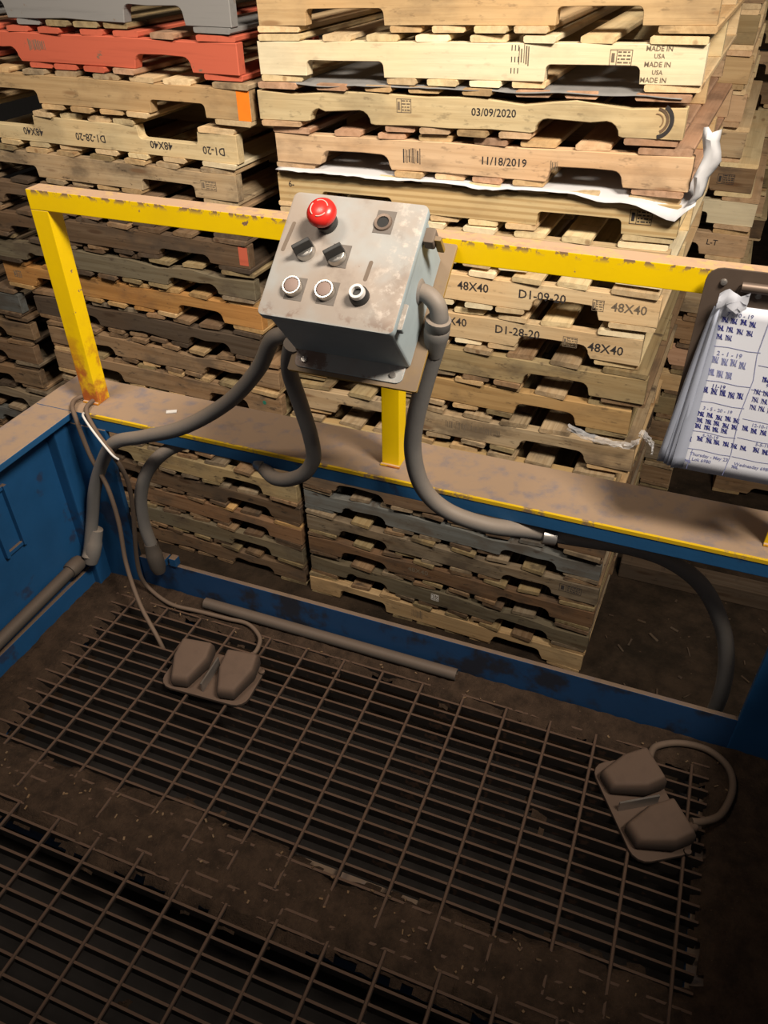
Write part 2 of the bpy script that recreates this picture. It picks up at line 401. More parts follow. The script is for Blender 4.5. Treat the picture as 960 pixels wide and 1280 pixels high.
# ------------------------------------------------------------------ yellow guard rail
RY, RZ = 1.270, 1.014
def guard_rail():
    g = tag(empty('guard_rail', (-.49, RY, LZ)), 'chipped yellow angle iron guard rail standing on the dusty ledge', 'railing')
    def part(name, mb, mat, **k):
        mb.v = [(x + .49, y - RY, z - LZ) for x, y, z in mb.v]; return mb.build(name, mat, g, **k)
    t = .005
    prof = [(RY, RZ - .040), (RY + t, RZ - .040), (RY + t, RZ - t), (RY + .042, RZ - t), (RY + .042, RZ), (RY, RZ)]
    part('top_rail', MB().prism(prof, 'x', -1.275, .30), M['yellow'], bevel=.0012)
    def ang(x0, x1, side):   # front leg plus a leg running back on the right side
        return [(x0, RY), (x1, RY), (x1, RY + .040), (x1 - t, RY + .040), (x1 - t, RY + t), (x0, RY + t)]
    po = part('post', MB().prism(ang(-1.275, -1.232, 1), 'z', LZ, RZ - .0405), M['yellow_worn'], bevel=.0012)
    po['label'] = 'left post with orange rust near its foot'
    part('post', MB().prism(ang(-.510, -.472, 1), 'z', LZ, RZ - .0405), M['yellow'], bevel=.0012)
    part('post', MB().prism(ang(.238, .280, 1), 'z', LZ, RZ - .0405), M['yellow'], bevel=.0012)
    # weld beads
    for x in (-1.253, -.491, .259):
        part('weld', MB().tube([(x - .021, RY - .001, LZ + .002), (x, RY - .002, LZ + .003), (x + .021, RY - .001, LZ + .002)], .004, 8, 3), M['yellow_worn'])
guard_rail()

# ------------------------------------------------------------------ control box
BU, BV = Vector((1, 0, 0)), Vector((0, .7579, .6524)); BN = BU.cross(BV)
BM = Matrix((BU, BV, BN)).transposed().to_4x4(); BM.translation = (-.4915, 1.072, 1.032)
def control_box():
    c = empty('control_box'); c.matrix_world = BM
    tag(c, 'dusty gray control box with red emergency button on the yellow railing', 'control box')
    def p(name, mb, mat, par=c, **k): return mb.build(name, mat, par, **k)
    hw, hh, d = .1125, .1065, .142
    p('lid', MB().prism(rrect(-hw, hw, -hh, hh, .010), 'z', -.016, 0), M['boxgray'], smooth=True, bevel=.0035)
    p('body', MB().prism(rrect(-hw + .007, hw - .007, -hh + .008, hh - .006, .006), 'z', -d, -.0165), M['boxgray'], bevel=.0015)
    p('lid_gasket', MB().prism(rrect(-hw + .003, hw - .003, -hh + .003, hh - .003, .008), 'z', -.0200, -.0162), M['steel'])
    fl = p('bottom_flange', MB().prism(rrect(-.098, .098, -hh - .022, -hh + .02, .012), 'z', -d - .003, -d), M['boxgray'], bevel=.001)
    for x in (-.08, .08): p('screw', MB().lathe([(.0, .004), (.005, .004), (.006, .0), (.0, .0)], 10).xf(Matrix.Translation((x, -hh - .009, -d))), M['steel'], fl)
    p('mount_plate', MB().prism(rrect(-.108, .126, -hh - .030, hh + .024, .004), 'z', -d - .010, -d - .0031), M['plate'], bevel=.001)
    # hinge lugs and clamps on the right side, hinge pin top right
    for y in (-.060, -.078): p('clamp_screw', MB().lathe([(0, .010), (.006, .009), (.007, 0), (0, 0)], 10).xf(Matrix.Translation((hw - .007, y, -.030)) @ Matrix.Rotation(R(90), 4, 'Y')), M['steel'], smooth=True)
    p('clamp', MB().prism(rrect(hw - .008, hw + .006, -.09, -.048, .003), 'z', -.030, -.0165), M['boxgray'], bevel=.001)
    p('hinge_lug', MB().prism(rrect(hw - .006, hw + .012, .060, .085, .004), 'z', -.045, -.025), M['stain'], bevel=.002)
    p('hinge_lug', MB().prism(rrect(hw + .010, hw + .022, .066, .074, .002), 'z', -.062, -.028), M['plate'], bevel=.001)
    # emergency stop
    es = p('emergency_stop', MB().lathe([(0, .002), (.017, .002), (.0175, .012), (.013, .013), (.013, .022), (0, .022)], 28).xf(Matrix.Translation((-.040, .056, 0))), M['black'], smooth=True)
    bt = p('red_button', MB().lathe([(0, .021), (.0145, .021), (.0215, .024), (.0235, .029), (.0228, .035), (.019, .0405), (.012, .0435), (.005, .0445), (0, .0447)], 32).xf(Matrix.Translation((-.040, .056, 0))), M['red'], es, smooth=True)
    bt['label'] = 'glossy red mushroom button'
    for a0, a1 in ((20, 120), (150, 235), (265, 330)):     # the pale twist arrows
        arc = [(-.040 + .0135*math.cos(R(a0 + (a1 - a0)*k/7)), .056 + .0135*math.sin(R(a0 + (a1 - a0)*k/7)), .0432) for k in range(8)]
        n = MB().tube(arc, .0009, 6, 2); n.build('arrow_mark', M['redlight'], es)
    # empty hole with collar
    h = p('hole_collar', MB().lathe([(.0095, .001), (.0095, .003), (.0135, .0035), (.0145, .0005), (.0095, .0005)], 24).xf(Matrix.Translation((.048, .069, 0))), M['clip'], smooth=True)
    p('hole', MB().lathe([(0, .0012), (.0096, .0012), (.0096, .0004), (0, .0004)], 20).xf(Matrix.Translation((.048, .069, 0))), M['holedark'], h)  # black disc painted in for the shade inside the hole
    def plate(x, y, w, hgt): p('plate_mark', MB().box(x - w/2, x + w/2, y - hgt/2, y + hgt/2, 0, .0006), M['patch'])
    for x, y in ((.050, .070), (-.0600, -.0570), (-.0060, -.0565), (-.0050, .0060)): plate(x, y, .030, .038)
    # selector switches
    for x, y, a in ((-.0625, .006, 38), (-.0095, .004, 38)):
        s = p('selector_switch', MB().lathe([(0, 0), (.0165, 0), (.0165, .004), (.0145, .010), (.0125, .011), (0, .011)], 26).xf(Matrix.Translation((x, y, 0))), M['chrome'], smooth=True)
        kb = MB().prism([(-.0155, -.006), (.0155, -.006), (.0155, .006), (-.0155, .006)], 'z', .008, .026)
        kb.v[4:] = [(q[0]*.95, q[1]*.55, q[2]) for q in kb.v[4:]]
        p('knob', kb.xf(Matrix.Translation((x, y, 0)) @ Matrix.Rotation(R(a), 4, 'Z')), M['black'], s, bevel=.0015)
    # push buttons
    for x, y in ((-.0635, -.056), (-.0095, -.055)):
        s = p('push_button', MB().lathe([(.0118, .003), (.0125, .011), (.0146, .011), (.0156, .008), (.0158, 0), (.0118, 0)], 28).xf(Matrix.Translation((x, y, 0))), M['chrome'], smooth=True)
        p('button_cap', MB().lathe([(0, .0122), (.008, .0119), (.0112, .0108), (.0117, .001), (0, .001)], 24).xf(Matrix.Translation((x, y, 0))), M['lens'], s, smooth=True)
    # small socket with black base
    s = p('socket', MB().lathe([(0, 0), (.0155, 0), (.0150, .008), (.0120, .012), (0, .012)], 24).xf(Matrix.Translation((.046, -.055, 0))), M['black'], smooth=True)
    p('socket_ring', MB().lathe([(.0075, .010), (.0075, .019), (.0115, .019), (.0122, .012), (.0122, .010), (.0075, .010)], 24).xf(Matrix.Translation((.046, -.055, 0))), M['white'], s, smooth=True)
    # drip stains
    for x, y, L, a in ((-.099, .028, .052, -6), (.047, -.012, .034, -3)):
        p('stain_mark', MB().prism(rrect(-.0032, .0032, -L/2, L/2, .003), 'z', 0, .0004).xf(Matrix.Translation((x, y, 0)) @ Matrix.Rotation(R(a), 4, 'Z')), M['stain'])
control_box()

# ------------------------------------------------------------------ conduits and cords
def conduit(name, pts, rad, label, mat='hose', cat='conduit', ends=()):
    base = Vector(pts[-1]); t = tag(empty(name, base), label, cat)
    mb = MB().tube(pts, rad, 14, 8); mb.v = [tuple(Vector(q) - base) for q in mb.v]
    mb.build('sheath', M[mat], t, smooth=True)
    for nm, a, b, prof, mt in ends:
        a, b = Vector(a), Vector(b); d = (b - a); L = d.length; m = d.to_track_quat('Z', 'Y').to_matrix().to_4x4(); m.translation = a - base
        MB().lathe([(r_, z*L) for r_, z in prof], 18).xf(m).build(nm, M[mt], t, smooth=True)
    return t
HR = .0155
conduit('flexible_conduit', [(-.590, 1.150, .90), (-.640, 1.150, .855), (-.673, 1.150, .836), (-.717, 1.160, .764), (-.794, 1.160, .679), (-.913, 1.160, .595), (-1.033, 1.170, .539),
        (-1.126, 1.180, .498), (-1.183, 1.188, .433), (-1.235, 1.188, .337), (-1.270, 1.185, .237), (-1.288, 1.165, .150), (-1.290, 1.150, .125)], HR,
        'gray flexible conduit from box bottom left corner to the blue wall', ends=[
        ('elbow_fitting', (-1.268, 1.185, .20), (-1.290, 1.155, .105), [(0, 0), (.017, 0), (.019, .35), (.021, .4), (.021, .75), (.017, 1), (0, 1)], 'hose')])
conduit('flexible_conduit', [(-.602, 1.095, .865), (-.632, 1.130, .794), (-.627, 1.150, .713), (-.616, 1.160, .638), (-.620, 1.170, .574), (-.659, 1.178, .519), (-.734, 1.200, .482),
        (-.83, 1.262, .486), (-.94, 1.264, .490), (-1.022, 1.245, .468), (-1.076, 1.215, .418), (-1.113, 1.205, .338), (-1.127, 1.205, .248), (-1.120, 1.205, .171), (-1.118, 1.205, .14)], HR,
        'gray flexible conduit looping under the ledge down to the kerb', ends=[
        ('end_fitting', (-1.122, 1.205, .18), (-1.116, 1.205, .085), [(0, 0), (.0165, 0), (.019, .3), (.021, .35), (.021, .8), (.016, 1), (0, 1)], 'pipe'),
        ('clamp_clip', (-.790, 1.236, .484), (-.770, 1.226, .484), [(0, 0), (.017, 0), (.017, 1), (0, 1)], 'steel')])
conduit('flexible_conduit', [(-.357, 1.130, .905), (-.359, 1.140, .884), (-.381, 1.150, .801), (-.401, 1.160, .710), (-.406, 1.170, .633), (-.387, 1.178, .557), (-.339, 1.188, .507), (-.259, 1.20, .484),
        (-.182, 1.24, .462), (-.092, 1.262, .452), (.016, 1.28, .445), (.097, 1.30, .415), (.170, 1.31, .359), (.230, 1.32, .256), (.261, 1.32, .157), (.273, 1.32, .055), (.271, 1.325, -.05), (.268, 1.33, -.2), (.27, 1.33, FLOOR_Z + .02)], .0168,
        'gray flexible conduit from the elbow on box right side down past the ledge', ends=[
        ('compression_nut', (-.352, 1.128, .935), (-.362, 1.140, .865), [(0, 0), (.017, 0), (.021, .02), (.021, .22), (.0195, .25), (.0215, .3), (.0205, .5), (.0145, 1), (0, 1)], 'hose'),
        ('pipe_strap', (-.155, 1.238, .459), (-.130, 1.246, .456), [(0, 0), (.018, 0), (.018, 1), (0, 1)], 'steel')])
el = empty('conduit_elbow', (-.387, 1.13, .97)); tag(el, 'gray ninety degree conduit elbow on control box right side', 'conduit fitting')
mb = MB().tube([(-.390, 1.135, .972), (-.372, 1.132, .970), (-.356, 1.129, .957), (-.351, 1.128, .938), (-.352, 1.128, .930)], [.0145, .0145, .0148, .015, .015], 16, 6); mb.v = [tuple(Vector(q) - el.location) for q in mb.v]; mb.build('elbow', M['hose'], el, smooth=True)
mb = MB().lathe([(0, 0), (.021, 0), (.021, .005), (.016, .009), (0, .009)], 18).xf(Matrix.Translation((-.391 + .387, .005, .002)) @ Matrix.Rotation(R(90), 4, 'Y')); mb.build('lock_ring', M['hose'], el, smooth=True)

wc = empty('wall_conduit', (XL + .016, .2, .09)); tag(wc, 'straight dusty conduit pipe along the blue left wall', 'pipe')
MB().tube([(0, -.6, -.015), (0, .3, .0), (0, .60, .012), (0, .93, .020)], .0155, 14, 4).build('pipe', M['pipe'], wc, smooth=True)
MB().lathe([(0, 0), (.019, 0), (.021, .01), (.021, .035), (.018, .045), (0, .045)], 16).xf(Matrix.Translation((0, .90, .020)) @ Matrix.Rotation(R(-90), 4, 'X')).build('coupling', M['pipe'], wc, smooth=True)
MB().box(-.016, .004, .38, .40, -.016, .022).build('pipe_strap', M['pipe'], wc)

lp = empty('loose_pipe', (-.645, 1.203, .016)); tag(lp, 'loose dusty gray pipe lying along the kerb foot', 'pipe')
MB().lathe([(.011, -.343), (.0148, -.343), (.0148, .343), (.011, .343), (.011, -.343)], 16).xf(Matrix.Rotation(R(90), 4, 'Y')).build('pipe', M['pipe'], lp, smooth=True)

jb = empty('junction_fitting', (-1.10, YK + .006, .098)); tag(jb, 'small blue fitting at the kerb top under the curved conduit', 'fitting')
MB().box(-.035, .0, -.018, .012, .0, .022).build('body', M['blue'], jb, bevel=.002)
MB().box(.008, .028, -.010, .010, .0, .026).build('lug', M['blue'], jb, bevel=.002)

conduit('cable', [(-1.235, 1.31, .531), (-1.262, 1.295, .536), (-1.284, 1.262, .537), (-1.276, 1.232, .537), (-1.250, 1.205, .525), (-1.222, 1.188, .439), (-1.186, 1.178, .361), (-1.168, 1.165, .263), (-1.156, 1.14, .152), (-1.108, 1.10, .066), (-1.041, 1.06, .010), (-1.02, 1.05, -.03)], .0055,
        'thin dusty cable hanging from the left post foot into the grating', 'cord', 'cable')
conduit('cable', [(-1.248, 1.295, .531), (-1.240, 1.235, .532), (-1.190, 1.195, .505), (-1.125, 1.160, .478), (-1.119, 1.178, .394), (-1.136, 1.188, .287), (-1.163, 1.19, .150), (-1.169, 1.19, .065), (-1.150, 1.193, .018), (-1.074, 1.172, .010), (-.991, 1.175, .010), (-.908, 1.178, .010), (-.848, 1.178, .012), (-.800, 1.150, .012), (-.782, 1.110, .018), (-.781, 1.075, .024)], .0055,
        'thin dusty cable running along the kerb to the paired foot switch', 'cord', 'cable')
zt = MB().tube([(-1.232, 1.215, .533), (-1.205, 1.185, .545), (-1.160, 1.158, .530), (-1.119, 1.150, .487), (-1.108, 1.156, .470)], .0026, 8, 5).build('zip_tie', M['white'], smooth=True)
tag(zt, 'white cable tie slanting from the ledge to the gray conduit', 'cable tie')

# ------------------------------------------------------------------ foot switches
def foot_switch(loc, rotz, label):
    f = tag(empty('foot_switch', loc, (0, 0, rotz)), label, 'foot switch', 'twin foot switches')
    MB().prism(rrect(-.112, .112, -.068, .060, .032), 'z', .0012, .010).build('base_plate', M['pedal'], f, bevel=.002)
    for s in (-1, 1):
        def ring(k, z, yk=1.0, tilt=0):
            o = [(-.044, .050), (.040, .056), (.047, .010), (.026, -.058), (-.016, -.064), (-.041, -.005)]
            return [(s*.060 + x*k*(1 if s < 0 else 1), y*yk, z + tilt*(y + .06)) for x, y in o]
        pd = MB().loft([ring(.90, .012), ring(1.0, .020, 1, .05), ring(1.0, .034, 1, .10), ring(.86, .046, .88, .14)]).build('pedal', M['pedal'], f, smooth=True, bevel=.006, segs=3)
        MB().lathe([(0, .0095), (.007, .0095), (.007, .015), (0, .016)], 10).xf(Matrix.Translation((s*.108, .04, 0))).build('bolt', M['pedal'], f, smooth=True)
    MB().box(-.002, .002, -.055, .03, .010, .038).build('divider', M['steel'], f)
    MB().lathe([(0, 0), (.010, 0), (.010, .022), (.007, .028), (0, .028)], 12).xf(Matrix.Translation((.068, .05, .022)) @ Matrix.Rotation(R(-90), 4, 'X')).build('cable_gland', M['pedal'], f, smooth=True)
    return f
foot_switch((-.845, 1.005, 0), R(3), 'dusty twin pedal foot switch beside the loose gray pipe')
foot_switch((.150, 1.015, 0), R(-58), 'dusty twin pedal foot switch with a looped cable, far right')
conduit('cable', [(.148, 1.125, .022), (.158, 1.165, .015), (.206, 1.195, .012), (.264, 1.198, .012), (.306, 1.166, .014), (.316, 1.112, .014), (.296, 1.046, .016), (.262, 1.012, .024), (.240, 1.000, .030)], .0075,
        'thick dusty cable looped beside the far right foot switch', 'cord', 'cable')

# ------------------------------------------------------------------ pallets
PL, PD, SH, DT, SW = 1.25, 1.016, .088, .016, .038
def stringer_profile(style, seed, flip):
    """outline in x (0 at the right end, -PL at the left) and z; two fork notches on the lower edge"""
    r = random.Random(seed); L = PL
    rad, hgt, wear = {'crisp': (.014, .040, .0008), 'round': (.026, .042, .002), 'worn': (.034, .037, .0085), 'deep': (.022, .050, .003), 'shallow': (.028, .030, .003)}[style]
    n1 = (-.155*L/1.22, -.383*L/1.22); n2 = (-.837*L/1.22, -1.065*L/1.22)
    pts = [(0, 0)]
    low = []
    for a, b in (n1, n2):
        a += r.uniform(-.012, .012); b += r.uniform(-.012, .012); sl = r.uniform(.001, .004) if style == 'crisp' else r.uniform(.004, .016)
        low.append((a + .0, 0))
        for k in range(5):
            t = R(90*k/4); low.append((a - sl - rad*(1 - math.cos(t)), hgt - rad + rad*math.sin(t)))
        low.append(((a + b)/2 + r.uniform(-.05, .05), hgt + r.uniform(-wear, wear)))
        for k in range(5):
            t = R(90 - 90*k/4); low.append((b + sl + rad*(1 - math.cos(t)), hgt - rad + rad*math.sin(t)))
        low.append((b, 0))
    # going right to left along the lower edge, then back along the top
    top = [(-L + L*k/9, SH - abs(r.gauss(0, wear))) for k in range(10)]
    poly = [(0, 0)]
    prev = 0.0
    for q in low:
        if q[1] == 0 and abs(q[0] - prev) > .18:
            for k in range(1, 4): poly.append((prev + (q[0] - prev)*k/4, abs(r.gauss(0, wear*.8))))
        poly.append(q); prev = q[0]
    poly += [(-L, 0)] + top
    if flip: poly = [(x, SH - z) for x, z in poly]
    return poly
_str = {}
def stringer_mesh(style, seed, flip):
    key = (style, seed % 3, flip)
    if key not in _str: _str[key] = MB().prism(stringer_profile(style, seed % 3 + 11*len(style), flip), 'y', 0, SW).mesh('stringer', None, bevel=.0012 if style == 'crisp' else .0022, segs=1); _str[key].materials.append(None)
    return _str[key]
_brd = {}
def board_mesh(wd, var):
    key = (round(wd, 3), var)
    if key not in _brd:
        r = random.Random(var*7 + 1); h = PD/2; w2 = wd/2
        j = [r.uniform(-.004, .004) for _ in range(8)]
        c = .004
        sec = [(-w2 + c, 0), (w2 - c, 0), (w2, c), (w2, DT - c*.6), (w2 - c, DT), (-w2 + c, DT), (-w2, DT - c*.6), (-w2, c)]
        mb = MB(); mb.loft([[(-h + j[0] + (j[1]*y/w2), y, z) for y, z in sec], [(h + j[2] + (j[3]*y/w2), y, z) for y, z in sec]])
        _brd[key] = mb.mesh('deck_board', None); _brd[key].materials.append(None)
    return _brd[key]

INNER = [-.262, -.402, -.545, -.705, -.845, -.988]
def pallet(xr, y, ztop, yaw, tilt, tone, deck, label, group, style='round', flip=False, seed=0, length=1.0, cat='pallet', top=True, sz=1.0):
    """xr,y: front right corner; ztop: upper edge of the stringers at that corner"""
    r = random.Random(seed*13 + 5)
    p = tag(empty('pallet', (xr, y, ztop - (SH + DT)*sz), (0, tilt, yaw)), label, cat, group); p.scale = (length, 1, sz)
    for k, yy in enumerate((0, PD/2 - SW/2, PD - SW)):
        s = link('stringer', stringer_mesh(style, seed + k, flip), p, M[tone if k == 0 else deck[k % len(deck)]], (0, yy, DT))
        if k == 0: front = s
    def deckrow(xs, z):
        for x, wd in xs:
            link('deck_board', board_mesh(wd, r.randrange(4)), p, M[r.choice(deck)], (x + r.uniform(-.008, .008), PD/2 + r.uniform(-.006, .004), z), (0, 0, R(90)))
    up = [(-.070, .135), (-PL + .070, .135)] + [(x*PL/1.25, r.choice((.085, .092, .10))) for x in INNER]
    lo = [(-.070, .135), (-PL + .070, .135), (-.435, .09), (-.552, .09), (-.672, .09), (-.79, .09)]
    if flip: up, lo = lo, up
    if top: deckrow(up, DT + SH)
    deckrow(lo, 0)
    return p, front

def squash(zs, i, slack=.0):
    g = [abs(zs[k] - zs[i]) for k in (i - 1, i + 1) if 0 <= k < len(zs)]
    return min([1.0] + [(d - slack)/.1207 for d in g])
# stencils on the stringer faces
_txt = {}
def text_mesh(s, size):
    if (s, size) not in _txt:
        cu = bpy.data.curves.new('t', 'FONT'); cu.body = s; cu.size = size; cu.align_x = 'CENTER'; cu.align_y = 'CENTER'; cu.resolution_u = 2
        cu.offset = size*.012
        ob = bpy.data.objects.new('t', cu); COL.objects.link(ob)
        dg = bpy.context.evaluated_depsgraph_get(); me = bpy.data.meshes.new_from_object(ob.evaluated_get(dg))
        bpy.data.objects.remove(ob); me.materials.clear(); me.materials.append(None); _txt[s, size] = me
    return _txt[s, size]
def stencil(front, s, x, z, size=.034, ink='ink', turn=0, sx=1.0):
    o = link('stamp_text', text_mesh(s, size), front, M[ink], (x, -.0007, z), (R(90), turn, 0)); o.scale = (sx, 1, 1); return o
def stamp_box(front, x, z, w, h, ink='ink', seed=0):
    r = random.Random(seed); mb = MB(); t = .0016
    def bar(a, b, c, d): mb.box(a, b, -.0006, 0, c, d)
    bar(-w/2, w/2, h/2 - t, h/2); bar(-w/2, w/2, -h/2, -h/2 + t); bar(-w/2, -w/2 + t, -h/2, h/2); bar(w/2 - t, w/2, -h/2, h/2); bar(-w*.2, -w*.2 + t, -h/2, h/2)
    for k in range(4):
        zz = -h/2 + h*(k + .7)/4.6; x0 = -w*.14
        while x0 < w*.42:
            L = r.uniform(.004, .012); bar(x0, min(x0 + L, w*.45), zz, zz + h*.09); x0 += L + .003
    bar(-w*.42, -w*.28, -h*.3, h*.28)
    o = mb.build('stamp_mark', M[ink], front); o.location = (x, 0, z); return o
def barcode(front, x, z, w, h, ink='fadeink', seed=1):
    r = random.Random(seed); mb = MB(); a = -w/2
    while a < w/2:
        b = r.uniform(.001, .004); mb.box(a, min(a + b, w/2), -.0006, 0, -h/2*r.uniform(.6, 1), h/2*r.uniform(.6, 1)); a += b + r.uniform(.002, .005)
    o = mb.build('stamp_mark', M[ink], front); o.location = (x, 0, z); return o
def patch(front, name, x0, x1, z0, z1, mat):
    return MB().box(x0, x1, -.0005, .001, z0, z1).build(name, M[mat], front)

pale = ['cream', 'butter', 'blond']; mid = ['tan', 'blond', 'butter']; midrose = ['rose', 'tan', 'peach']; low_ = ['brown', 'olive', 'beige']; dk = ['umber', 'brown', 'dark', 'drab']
MAIN = [
 (1.313, -.056, 'tan',   mid,  'crisp', 'smooth tan pallet on top of the middle stack, cut by the picture edge'),
 (1.187, -.062, 'cream', pale, 'crisp', 'nearly white pallet stamped MADE IN USA near the top of middle stack'),
 (1.062, -.080, 'butter', midrose, 'worn', 'pale yellow pallet stamped 03/09/2020 with a black knot at one end'),
 (.937, -.040, 'peach',  midrose, 'round', 'pinkish pallet stamped 11/18/2019 above the white slip sheet'),
 (.815, -.045, 'pine',   mid,  'crisp', 'striped pine pallet just below the white slip sheet'),
 (.690, -.050, 'blond',  pale, 'crisp', 'blond pallet mostly hidden behind the yellow top rail, middle stack'),
 (.558, -.045, 'blond',  pale, 'round', 'blond pallet stamped 48X40 and D1-09-20'),
 (.424, -.073, 'blond',  pale, 'round', 'blond pallet stamped 48X40 and D1-28-20'),
 (.302, -.036, 'olive',  low_+['beige'], 'round', 'weathered brown pallet directly below the one stamped D1-28-20'),
 (.180, -.064, 'honey',  ['olive', 'tan', 'beige'], 'round', 'brown pallet with round dark knots and plastic film at its corner'),
 (.048, -.030, 'beige',  ['olive', 'beige', 'tan'], 'round', 'gray brown pallet with faded handwriting above the dusty ledge'),
 (-.088, -.070, 'pine',  ['tan', 'beige'], 'crisp', 'striped pine pallet half hidden behind the dusty ledge'),
 (-.214, -.050, 'tan',   ['tan', 'olive'], 'round', 'tan pallet hidden behind the ledge in the middle stack'),
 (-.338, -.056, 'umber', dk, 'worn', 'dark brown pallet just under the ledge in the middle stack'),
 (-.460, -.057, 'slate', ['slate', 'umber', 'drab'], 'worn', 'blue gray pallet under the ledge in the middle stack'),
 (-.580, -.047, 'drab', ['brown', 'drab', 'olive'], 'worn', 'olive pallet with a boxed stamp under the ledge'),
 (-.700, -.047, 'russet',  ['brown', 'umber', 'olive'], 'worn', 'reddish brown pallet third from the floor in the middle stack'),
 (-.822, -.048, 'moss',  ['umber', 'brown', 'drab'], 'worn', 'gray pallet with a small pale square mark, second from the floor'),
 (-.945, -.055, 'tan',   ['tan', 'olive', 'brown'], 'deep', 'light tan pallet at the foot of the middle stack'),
]
mains = []
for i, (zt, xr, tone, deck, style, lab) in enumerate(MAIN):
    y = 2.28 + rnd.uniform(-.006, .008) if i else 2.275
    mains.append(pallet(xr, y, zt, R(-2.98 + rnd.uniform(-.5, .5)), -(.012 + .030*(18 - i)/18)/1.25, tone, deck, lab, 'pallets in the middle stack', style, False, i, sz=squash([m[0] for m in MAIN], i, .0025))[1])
F = mains
stamp_box(F[0], -.16, .066, .07, .022, 'fadeink', 1); stencil(F[0], '44/4', -.33, .084, .02)
stencil(F[1], 'MADE IN', -.110, .078, .016, 'fadeink'); stencil(F[1], 'USA', -.108, .062, .014, 'fadeink'); stencil(F[1], 'MADE IN', -.110, .044, .016, 'fadeink'); stencil(F[1], 'USA', -.108, .027, .014, 'fadeink'); stencil(F[1], 'MADE IN', -.115, .010, .016, 'fadeink')
stamp_box(F[1], -.20, .058, .055, .035, 'fadeink', 2); barcode(F[1], -.445, .060, .03, .05, 'fadeink', 3)
for k in range(3): stencil(F[1], '111', -.47, .076 - .026*k, .018, 'ink')
stencil(F[2], '03/09/2020', -.50, .046, .028); stamp_box(F[2], -.765, .055, .045, .036, 'fadeink', 4)
for r0, r1, a0, a1, mt in ((.033, .043, -80, 60, 'ink'), (.024, .031, -65, 85, 'umber'), (.015, .018, -50, 100, 'brown')):
    mb = MB(); n = 18
    for k in range(n):
        t0, t1 = R(a0 + (a1 - a0)*k/n), R(a0 + (a1 - a0)*(k + 1)/n)
        mb.add([(r0*math.cos(t0), 0, r0*math.sin(t0)), (r1*math.cos(t0), 0, r1*math.sin(t0)), (r1*math.cos(t1), 0, r1*math.sin(t1)), (r0*math.cos(t1), 0, r0*math.sin(t1))], [(0, 1, 2, 3)])
    mb.build('knot_ring', M[mt], F[2]).location = (-.070, -.0014, .044)
stencil(F[3], '11/18/2019', -.505, .045, .030); barcode(F[3], -.785, .045, .055, .045, 'ink', 6); barcode(F[3], -.36, .045, .02, .03, 'fadeink', 7)
stencil(F[4], '6-', -1.20, .055, .026); stamp_box(F[4], -.10, .050, .060, .040, 'ink', 8)
stencil(F[6], '48X40', -.565, .052, .038); stencil(F[6], 'D1-09-20', -.345, .050, .038); stencil(F[6], '48X40', -.085, .047, .038, 'fadeink'); stamp_box(F[6], -.175, .046, .035, .034, 'fadeink', 9)
stencil(F[7], '48X40', -.605, .056, .038); stencil(F[7], 'D1-28-20', -.385, .052, .038); stencil(F[7], '48X40', -.105, .040, .040); stamp_box(F[7], -.215, .046, .045, .034, 'fadeink', 10)
barcode(F[10], -.55, .050, .20, .030, 'fadeink', 11)
stamp_box(F[15], -.105, .050, .085, .036, 'ink', 12); stencil(F[16], '48X40', -.73, .048, .034, 'fadeink')
stamp_box(F[17], -.65, .046, .035, .035, 'white', 13); barcode(F[18], -.72, .045, .05, .05, 'fadeink', 14)

LEFT = [
 (1.262, -1.397, 'graypaint', ['graypaint', 'olive'], 'deep', False, 'gray painted pallet topping the left stack'),
 (1.137, -1.390, 'redpaint', ['redpaint', 'redpaint', 'rose'], 'round', False, 'red painted pallet near the top of the left stack'),
 (1.013, -1.361, 'tan', ['blond', 'beige', 'tan'], 'crisp', False, 'tan pallet with an orange sprayed end below the red one'),
 (.880, -1.430, 'butter', pale, 'crisp', True, 'upside down pale pallet with inverted stencil lettering, left stack'),
 (.757, -1.448, 'beige', ['beige', 'tan', 'olive'], 'crisp', False, 'dull beige pallet just above the yellow rail, left stack'),
 (.640, -1.430, 'umber', dk, 'worn', False, 'dark pallet right behind the yellow top rail, left stack'),
 (.528, -1.430, 'umber', dk, 'shallow', False, 'dark brown pallet with a red mark on its end'),
 (.415, -1.420, 'moss', dk+['olive'], 'worn', False, 'gray brown pallet above the amber one, left stack'),
 (.300, -1.410, 'amber', ['honey', 'amber', 'tan'], 'round', False, 'amber colored pallet in the middle of the left stack'),
 (.182, -1.415, 'dark', dk, 'worn', False, 'very dark pallet directly under the amber one'),
 (.062, -1.365, 'brown', ['brown', 'tan'], 'worn', False, 'brown splintered pallet second above the ledge, left stack'),
 (-.056, -1.364, 'brown', ['brown', 'olive', 'tan'], 'round', False, 'brown pallet with a green dot just above the ledge, left stack'),
 (-.196, -1.360, 'brown', low_, 'round', False, 'brown pallet hidden behind the ledge, upper one in left stack'),
 (-.336, -1.360, 'brown', low_, 'round', False, 'brown pallet hidden behind the ledge, lower one in left stack'),
 (-.474, -1.335, 'olive', ['olive', 'brown', 'drab'], 'round', False, 'pale beige pallet just under the ledge, left stack'),
 (-.594, -1.330, 'umber', dk, 'round', False, 'dark brown pallet second under the ledge, left stack'),
 (-.713, -1.333, 'russet', ['honey', 'brown', 'umber'], 'round', False, 'honey brown pallet third from the floor, left stack'),
 (-.831, -1.335, 'moss', ['brown', 'olive', 'umber'], 'round', False, 'drab gray pallet second from the floor, left stack'),
 (-.948, -1.336, 'umber', ['brown', 'umber', 'olive'], 'worn', False, 'dark pallet at the foot of the left stack'),
]
LF = []
